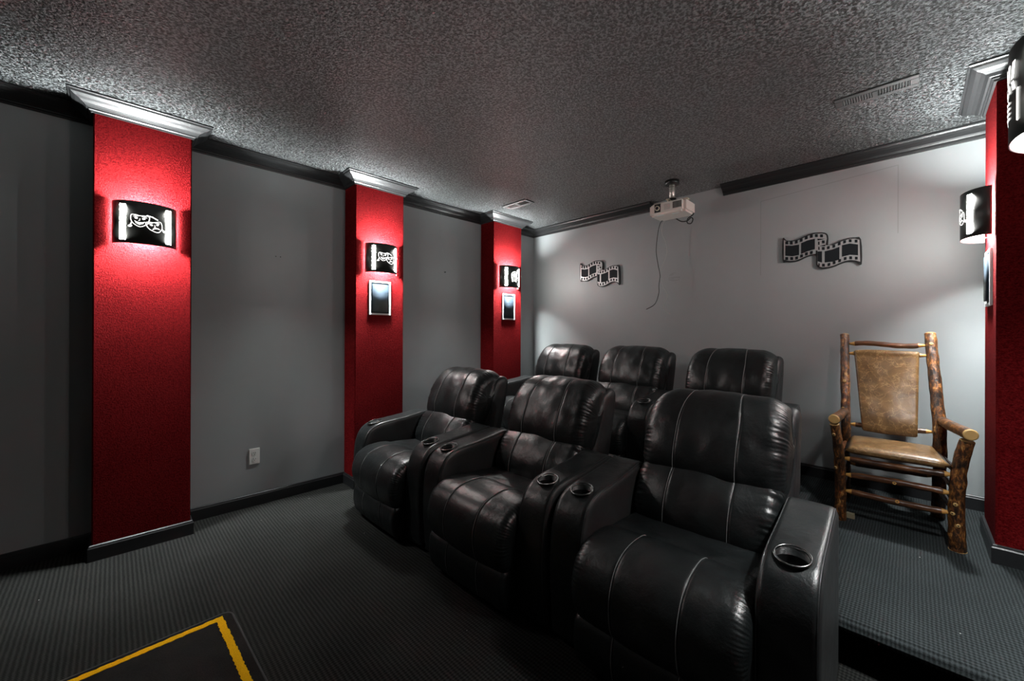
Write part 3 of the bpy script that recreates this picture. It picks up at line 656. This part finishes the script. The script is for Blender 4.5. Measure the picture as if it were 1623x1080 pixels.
def arm(xc, parent, key):
    o, pos, pr = cushion('armrest', arm_p, AW, R=.022, crown=.001, wr=.002, seed=xc * 3 + 1, m=LEATHER, parent=parent, N=150, NX=24, x0=xc, pleat=.0012, pleat_w=.03, pleat_f=60)
    # cup hole cut into the armrest top
    cb = bmesh.new(); bmesh.ops.create_cone(cb, cap_ends=True, segments=40, radius1=.040, radius2=.043, depth=.14, matrix=Matrix.Translation((xc, .118, .585)))
    cme = bpy.data.meshes.new('cut'); cb.to_mesh(cme); cb.free(); co = bpy.data.objects.new('cut', cme); COL.objects.link(co); co.parent = parent
    md = o.modifiers.new('b', 'BOOLEAN'); md.operation = 'DIFFERENCE'; md.object = co; md.solver = 'EXACT'
    bpy.context.view_layer.update()
    me = bpy.data.meshes.new_from_object(o.evaluated_get(bpy.context.evaluated_depsgraph_get()))
    o.modifiers.clear(); o.data = me; bpy.data.objects.remove(co); bpy.data.meshes.remove(cme)
    me.materials.append(PANEL)
    for p in me.polygons:
        p.use_smooth = True
        if abs(p.center.x - xc) > AW / 2 - .0035 and abs(p.normal.x) > .7: p.material_index = 1
    o['skipkey'] = key
    # piping along both top edges
    bm = bmesh.new(); N = 150
    idx = [i for i in range(N)]
    for sx in (-1, 1):
        pts = []
        for i in range(N):
            p = pos(sx * (AW / 2 - .008), i, .0)
            pts.append(p)
        run = [p for p in pts if not (p.y > .545 or p.z < .045)]
        run.sort(key=lambda p: (p.z if p.y < .05 else .6 + p.y))
        run = [p for p in run if (p.y < .05 and p.z < .55) or p.z > .5]
        tube(bm, run, .0022, 6)
    obj('piping', bm, PANEL, o)
    bm = bmesh.new(); nseg = 40                                     # cup holder: steel ring and inner cup
    cz, slope = .594, .15
    for R_, r_ in ((.0450, .0032),):
        rings = []
        for k in range(nseg):
            a = 2 * pi * k / nseg; ring = []
            for j in range(10):
                b_ = 2 * pi * j / 10; rr = R_ + r_ * cos(b_)
                y = rr * sin(a); ring.append(bm.verts.new((xc + rr * cos(a), .118 + y, cz - .003 + y * slope * 1.4 + r_ * .8 * sin(b_))))
            rings.append(ring)
        for k in range(nseg):
            for j in range(10):
                f = bm.faces.new((rings[k][j], rings[(k + 1) % nseg][j], rings[(k + 1) % nseg][(j + 1) % 10], rings[k][(j + 1) % 10])); f.smooth = True
    ring = obj('cup_holder_ring', bm, STEEL, o)
    bm = bmesh.new(); prev = None
    for r_, z_ in ((.043, .587), (.041, .57), (.039, .53), (.037, .520), (.0, .520)):
        if r_ == 0: bm.faces.new(prev[::-1]); break
        cur = [bm.verts.new((xc + r_ * cos(2 * pi * k / nseg), .118 + r_ * sin(2 * pi * k / nseg), z_ + (r_ * sin(2 * pi * k / nseg) * .12 if z_ > .58 else 0))) for k in range(nseg)]
        if prev:
            for k in range(nseg): bm.faces.new((prev[k], prev[(k + 1) % nseg], cur[(k + 1) % nseg], cur[k])).smooth = True
        prev = cur
    obj('cup', bm, CUPM, o)
    return o
GR = 'black leather recliners'
def make_recliner(label, loc, rz):
    t = thing('recliner', label, 'recliner', loc, rz, GR)
    cushion('headrest', head_p, .565, R=.062, crown=.020, seams=S3, pleat=.0042, pleat_w=.085, pleat_f=62, wr=.009, N=330, NX=90, wf=lambda z: 1 - .13 * max(0, (z - .83) / .12) ** 2.2 - .04 * max(0, (.66 - z) / .09) ** 2, seed=2.3, m=LEATHER, parent=t, srange=(20, 118), squash=.85)
    cushion('lumbar_cushion', lum_p, .555, R=.05, crown=.022, seams=S3, pleat=.0045, pleat_w=.11, pleat_f=48, wr=.008, N=260, NX=80, seed=5.1, m=LEATHER, parent=t, srange=(20, 100), squash=.8)
    cushion('seat_cushion', seat_p, .548, R=.03, crown=.006, wr=.005, seed=8.7, m=LEATHER, parent=t)
    cushion('seat_front_pad', pad_p, .566, R=.045, crown=.012, seams=S4, pleat=.0028, pleat_w=.07, pleat_f=80, N=300, wr=.0035, seed=11.9, m=LEATHER, parent=t, srange=(20, 124), squash=.8)
    cushion('footrest', foot_p, .548, R=.022, crown=.004, seams=S4, pleat=.0015, pleat_w=.06, wr=.0025, seed=14.2, m=LEATHER, parent=t, srange=(10, 105))
    cushion('back_shell', shell_p, .585, R=.035, crown=.0, wr=.003, seed=17.5, m=SIDE, parent=t)
    a = arm(-AX, t, 'left'); b = arm(AX, t, 'right')
    bm = bmesh.new(); box(bm, -.262, .262, .04, .60, 0.0, .045); obj('base', bm, BLK, t)
    return t
R3_ = make_recliner('large black leather recliner at the end of the front row, closest to the platform edge', (2.703, 1.262, 0), radians(2.0))
R1_ = dup(R3_, (.930, 1.215, 0), 0, 'black leather recliner of the front row standing beside the red column')
R2_ = dup(R3_, (1.8165, 1.228, 0), radians(1.0), 'black leather recliner in the middle of the front row')
ZS = (1, 1, .975)
B1 = dup(R3_, (.862, 2.535, PLAT), 0, 'black leather recliner of the back row nearest the room corner', ZS)
B2 = dup(R3_, (1.607, 2.535, PLAT), 0, 'black leather recliner in the middle of the back row', ZS, skip=('left',))
B3 = dup(R3_, (2.368, 2.54, PLAT), 0, 'black leather recliner of the back row nearest the rustic armchair', ZS, skip=('left',))

# ------------------------------------------------------------------ rustic hickory armchair
t = thing('rustic_armchair', 'rustic log-framed armchair with tan leather seat and back', 'armchair', (3.22, 3.15, PLAT))
O0 = Vector((3.22, 3.15, PLAT))
def W(x, y, z): return Vector((x, y, z)) - O0
def pole(name, pts, r0, r1, knots=(), seed=0, n=14, ends=True, mi=0, cut=True):
    P = catmull([W(*p) for p in pts], 14); L = len(P); bm = bmesh.new()
    rad = [(r0 + (r1 - r0) * i / (L - 1)) * (1 + .06 * noise.noise(Vector((i * .17, seed, 0)))) for i in range(L)]
    tube(bm, P, rad, n, mis=[0] * L, jitter=.14, seed=seed, cap=False)
    bm.verts.ensure_lookup_table()
    for (q, r_, d) in ((P[0], rad[0], (P[0] - P[1]).normalized()), (P[-1], rad[-1], (P[-1] - P[-2]).normalized())):
        tube(bm, [q - d * .002, q + d * .0015, q + d * .004], [r_ * 1.0, r_ * .96, r_ * .75], n, mi=1)
    for f_, ang in knots:
        i = min(int(f_ * (L - 1)), L - 2); ax = (P[i + 1] - P[i]).normalized(); u = ax.cross(Vector((0.1, 1, 0.2))).normalized(); v = u.cross(ax)
        dn = (u * cos(ang) + v * sin(ang)).normalized(); c = P[i] + dn * rad[i] * .93
        tube(bm, [c, c + dn * .004, c + dn * .005], [.0095, .0085, .006], 10, mi=1)
        tube(bm, [c + dn * .004, c + dn * .0056], [.0035, .003], 8, mi=2)
    return obj(name, bm, [BARK, CUTEND, SLOT], t)
pole('back_post', [(2.995, 3.37, PLAT), (3.0, 3.30, .36), (3.008, 3.235, .60), (3.006, 3.24, .75), (2.995, 3.32, 1.0), (2.985, 3.40, 1.228)], .026, .0225, [(.62, -1.2), (.75, -1.6)], 1)
pole('back_post', [(3.405, 3.37, PLAT), (3.406, 3.30, .36), (3.408, 3.235, .60), (3.404, 3.24, .75), (3.388, 3.32, 1.0), (3.372, 3.40, 1.236)], .030, .0255, [(.93, -1.7)], 2)
FL = [(3.012, 2.93, PLAT), (3.012, 2.915, .45), (3.004, 2.885, .62), (2.992, 2.86, .728)]
FR = [(3.457, 2.912, PLAT), (3.452, 2.90, .40), (3.462, 2.885, .60), (3.484, 2.865, .728)]
pole('front_leg', FL, .027, .022, [(.82, -1.3), (.4, -.9)], 3)
pole('front_leg', FR, .032, .026, [(.36, -1.5), (.22, -1.8), (.3, -1.2)], 4)
pole('arm', [(3.003, 3.25, .752), (3.001, 3.05, .757), (2.994, 2.83, .760)], .021, .026, [], 5)
pole('arm', [(3.412, 3.26, .757), (3.44, 3.05, .762), (3.492, 2.82, .765)], .022, .028, [], 6)
def rung(name, a, b, r, bend=0.0, knots=(), seed=0, tip=.028):
    a, b = W(*a), W(*b); d = (b - a); L = d.length; d.normalize(); n = 20; bm = bmesh.new(); pts = []; rad = []; mis = []
    for i in range(n + 1):
        f_ = i / n; s = f_ * L; p = a + d * s + Vector((0, 0, bend * sin(pi * f_ * 1.0) * (1 if not seed == 99 else cos(pi * f_))))
        e = min(s, L - s); k = 1.0 if e > tip * 1.3 else .42 + .58 * max(0, e) / (tip * 1.3)
        pts.append(p); rad.append(r * k * (1 + .05 * sin(i * 1.7 + seed))); mis.append(0)
    fine_p, fine_r = [], []
    pts2 = [a, a + d * tip * .5, a + d * tip] + pts[2:-2] + [b - d * tip, b - d * tip * .5, b]
    r2 = [r * .45, r * .62, r * .9] + rad[2:-2] + [r * .9, r * .62, r * .45]
    m2 = [1, 1] + [0] * (len(pts2) - 5) + [1, 1, 1]
    tube(bm, pts2, r2, 12, mis=m2, jitter=.08, seed=seed)
    for f_ in knots:
        c = a + d * L * f_ + Vector((0, -r * .92, r * .2)); dn = Vector((0, -1, .2)).normalized()
        tube(bm, [c, c + dn * .003], [.009, .0075], 10, mi=1); tube(bm, [c + dn * .003, c + dn * .0042], [.003, .0028], 8, mi=2)
    return obj(name, bm, [RUNG, TENON, SLOT], t)
rung('front_rung', (3.028, 2.905, .536), (3.440, 2.89, .549), .0165, -.004, (), 1)
rung('front_rung', (3.033, 2.915, .444), (3.436, 2.895, .458), .0165, .006, (.50,), 2)
rung('front_rung', (3.035, 2.92, .352), (3.432, 2.90, .360), .0165, -.005, (.53,), 3)
rung('top_rung', (3.010, 3.375, 1.170), (3.352, 3.375, 1.166), .0155, .012, (), 99)
rung('upper_back_rung', (3.008, 3.355, 1.108), (3.358, 3.355, 1.108), .0145, 0, (), 5)
rung('lower_back_rung', (3.025, 3.235, .675), (3.382, 3.235, .688), .0145, 0, (), 6)
for z_ in (.34, .45):
    rung('side_rung', (3.012, 2.94, z_), (3.004, 3.27, z_ + .01), .013, 0, (), 7)
    rung('side_rung', (3.455, 2.93, z_ + .01), (3.408, 3.27, z_ + .02), .013, 0, (), 8)
rung('side_rung', (3.012, 2.94, .555), (3.008, 3.24, .56), .014, 0, (), 9)
rung('side_rung', (3.455, 2.93, .555), (3.410, 3.24, .56), .014, 0, (), 10)
rung('rear_rung', (3.022, 3.285, .42), (3.388, 3.285, .43), .014, 0, (), 11)
rung('rear_rung', (3.022, 3.24, .560), (3.388, 3.24, .562), .014, 0, (), 12)
# leather seat pad
bm = bmesh.new()
q = [(3.038, 2.868), (3.438, 2.862), (3.398, 3.235), (3.022, 3.235)]
nz = 14
g1 = []
top = []
for i in range(nz + 1):
    row = []
    for j in range(nz + 1):
        u, v = i / nz, j / nz
        a_ = Vector(q[0]).lerp(Vector(q[1]), u); b_ = Vector(q[3]).lerp(Vector(q[2]), u); p = a_.lerp(b_, v)
        e = min(u, 1 - u, v, 1 - v) * 2; hh = .028 * (1 - (1 - min(1, e * 2.6)) ** 3) + .004 * sin(pi * u) * sin(pi * v)
        row.append((p, hh))
    top.append(row)
for sgn, base in ((1, .592), (-1, .590)):
    vs = [[bm.verts.new(W(p.x, p.y, base + (hh if sgn > 0 else -hh * .9))) for p, hh in row] for row in top]
    for i in range(nz):
        for j in range(nz):
            bm.faces.new((vs[i][j], vs[i + 1][j], vs[i + 1][j + 1], vs[i][j + 1])).smooth = True
bmesh.ops.remove_doubles(bm, verts=bm.verts, dist=.0025)
obj('seat_pad', bm, TAN, t)
# leather back sling, wrapped round two rungs
sl = [(3.335, 1.128), (3.350, 1.131), (3.368, 1.126), (3.378, 1.108), (3.372, 1.085), (3.340, 1.0), (3.295, .86), (3.256, .72), (3.262, .66), (3.250, .648), (3.230, .644), (3.212, .652), (3.208, .672), (3.222, .74), (3.262, .86), (3.305, 1.0), (3.328, 1.09), (3.330, 1.115)]
def wfun(z): return .236 / .292 + (1 - .236 / .292) * max(0, min(1, (z + PLAT - .655) / (1.12 - .655)))
bp, _, _ = cushion('back_sling', [(y - 3.15, z - PLAT) for y, z in sl], .292, R=.006, crown=.004, wr=.004, seed=31, m=TAN, parent=t, N=120, NX=30, wf=wfun, x0=0.0, flatcap=True)
for v in bp.data.vertices:
    zz = v.co.z + PLAT; v.co.x += (3.182 + (3.203 - 3.182) * max(0, min(1, (1.12 - zz) / .465))) - 3.22
bm = bmesh.new(); box(bm, -.018, .018, -.012, .012, 0, .030); bmesh.ops.bevel(bm, geom=list(bm.edges), offset=.002, segments=1, affect='EDGES')
o = obj('card_block', bm, CARD); o.location = (3.052, 2.985, PLAT); tag(o, 'small tan block on the platform carpet behind the armchair front leg', 'block')

# ------------------------------------------------------------------ rug with a yellow border line
t = thing('rug', 'black rug with a yellow border line on the charcoal carpet floor', 'rug', (1.188, .372, 0), radians(1.6))
RW, RL = 1.25, 1.9; rc = .035
def rrect(x0, y0, x1, y1, r, n=6):
    P = []
    for cx, cy, a in ((x1 - r, y1 - r, 0), (x0 + r, y1 - r, pi / 2), (x0 + r, y0 + r, pi), (x1 - r, y0 + r, 1.5 * pi)):
        for k in range(n + 1): P.append((cx + r * cos(a + pi / 2 * k / n), cy + r * sin(a + pi / 2 * k / n)))
    return P
def flat(bm, P, z0, z1):
    a = [bm.verts.new((x, y, z0)) for x, y in P]; b = [bm.verts.new((x, y, z1)) for x, y in P]; n = len(P)
    bm.faces.new(b); bm.faces.new(a[::-1])
    for i in range(n): bm.faces.new((a[i], a[(i + 1) % n], b[(i + 1) % n], b[i]))
bm = bmesh.new(); flat(bm, rrect(0, -RL, RW, 0, rc), 0, .009); obj('pile', bm, RUG, t)
bm = bmesh.new(); P = rrect(.001, -RL + .001, RW - .001, -.001, rc); tube(bm, [(x, y, .006) for x, y in P + [P[0]]], .005, 6); obj('edge_binding', bm, RUGE, t)
bm = bmesh.new(); i0, i1 = .020, .046; j0, j1 = .034, .060; rnd = random.Random(4)
def jag(p, q, n, amp):
    P = []
    for k in range(n + 1):
        f_ = k / n; e = amp * (rnd.random() - .5) * (0 if k in (0, n) else 1); dx, dy = q[0] - p[0], q[1] - p[1]; l_ = math.hypot(dx, dy)
        P.append((p[0] + dx * f_ - dy / l_ * e, p[1] + dy * f_ + dx / l_ * e))
    return P
def bar(p, q, p2, q2):
    A = jag(p, q, 160, .0045); B = jag(p2, q2, 160, .0045)
    va = [bm.verts.new((x, y, .0105)) for x, y in A]; vb = [bm.verts.new((x, y, .0105)) for x, y in B]
    vc = [bm.verts.new((x, y, .008)) for x, y in A]; vd = [bm.verts.new((x, y, .008)) for x, y in B]
    for k in range(160):
        bm.faces.new((va[k], va[k + 1], vb[k + 1], vb[k])); bm.faces.new((va[k], vc[k], vc[k + 1], va[k + 1])); bm.faces.new((vb[k], vb[k + 1], vd[k + 1], vd[k]))
X0, X1, X2, X3 = i0, i1, RW - i1, RW - i0; Y0, Y1, Y2, Y3 = -RL + j0, -RL + j1, -j1, -j0
bar((X0, Y3), (X3, Y3), (X1, Y2), (X2, Y2)); bar((X0, Y0), (X0, Y3), (X1, Y1), (X1, Y2)); bar((X3, Y0), (X3, Y3), (X2, Y1), (X2, Y2)); bar((X0, Y0), (X3, Y0), (X1, Y1), (X2, Y1))
obj('yellow_line', bm, RUGY, t)

# fine cobweb thread hanging on the left wall between the middle and corner columns
cable('cobweb_thread', [(.03, 2.28, 2.40), (.012, 2.29, 2.2), (.008, 2.33, 2.0), (.008, 2.44, 1.86)], .0006, WEB, 'fine cobweb thread on the grey wall between two red columns', 'cobweb')
bm = bmesh.new(); tube(bm, [(0, 2.345, 1.835), (.012, 2.345, 1.835)], .006, 10); tag(obj('wall_plug', bm, VENTM), 'small dark plug in the grey wall beside the cobweb thread', 'wall plug')
for k, dy in enumerate((0, .03)):
    bm = bmesh.new(); tube(bm, [(0, .845 + dy, 1.785), (.006, .845 + dy, 1.785)], .0035, 8); tag(obj('nail', bm, SLOT), 'one of two tiny nails in the grey wall above the outlet', 'nail', 'nails above the outlet')
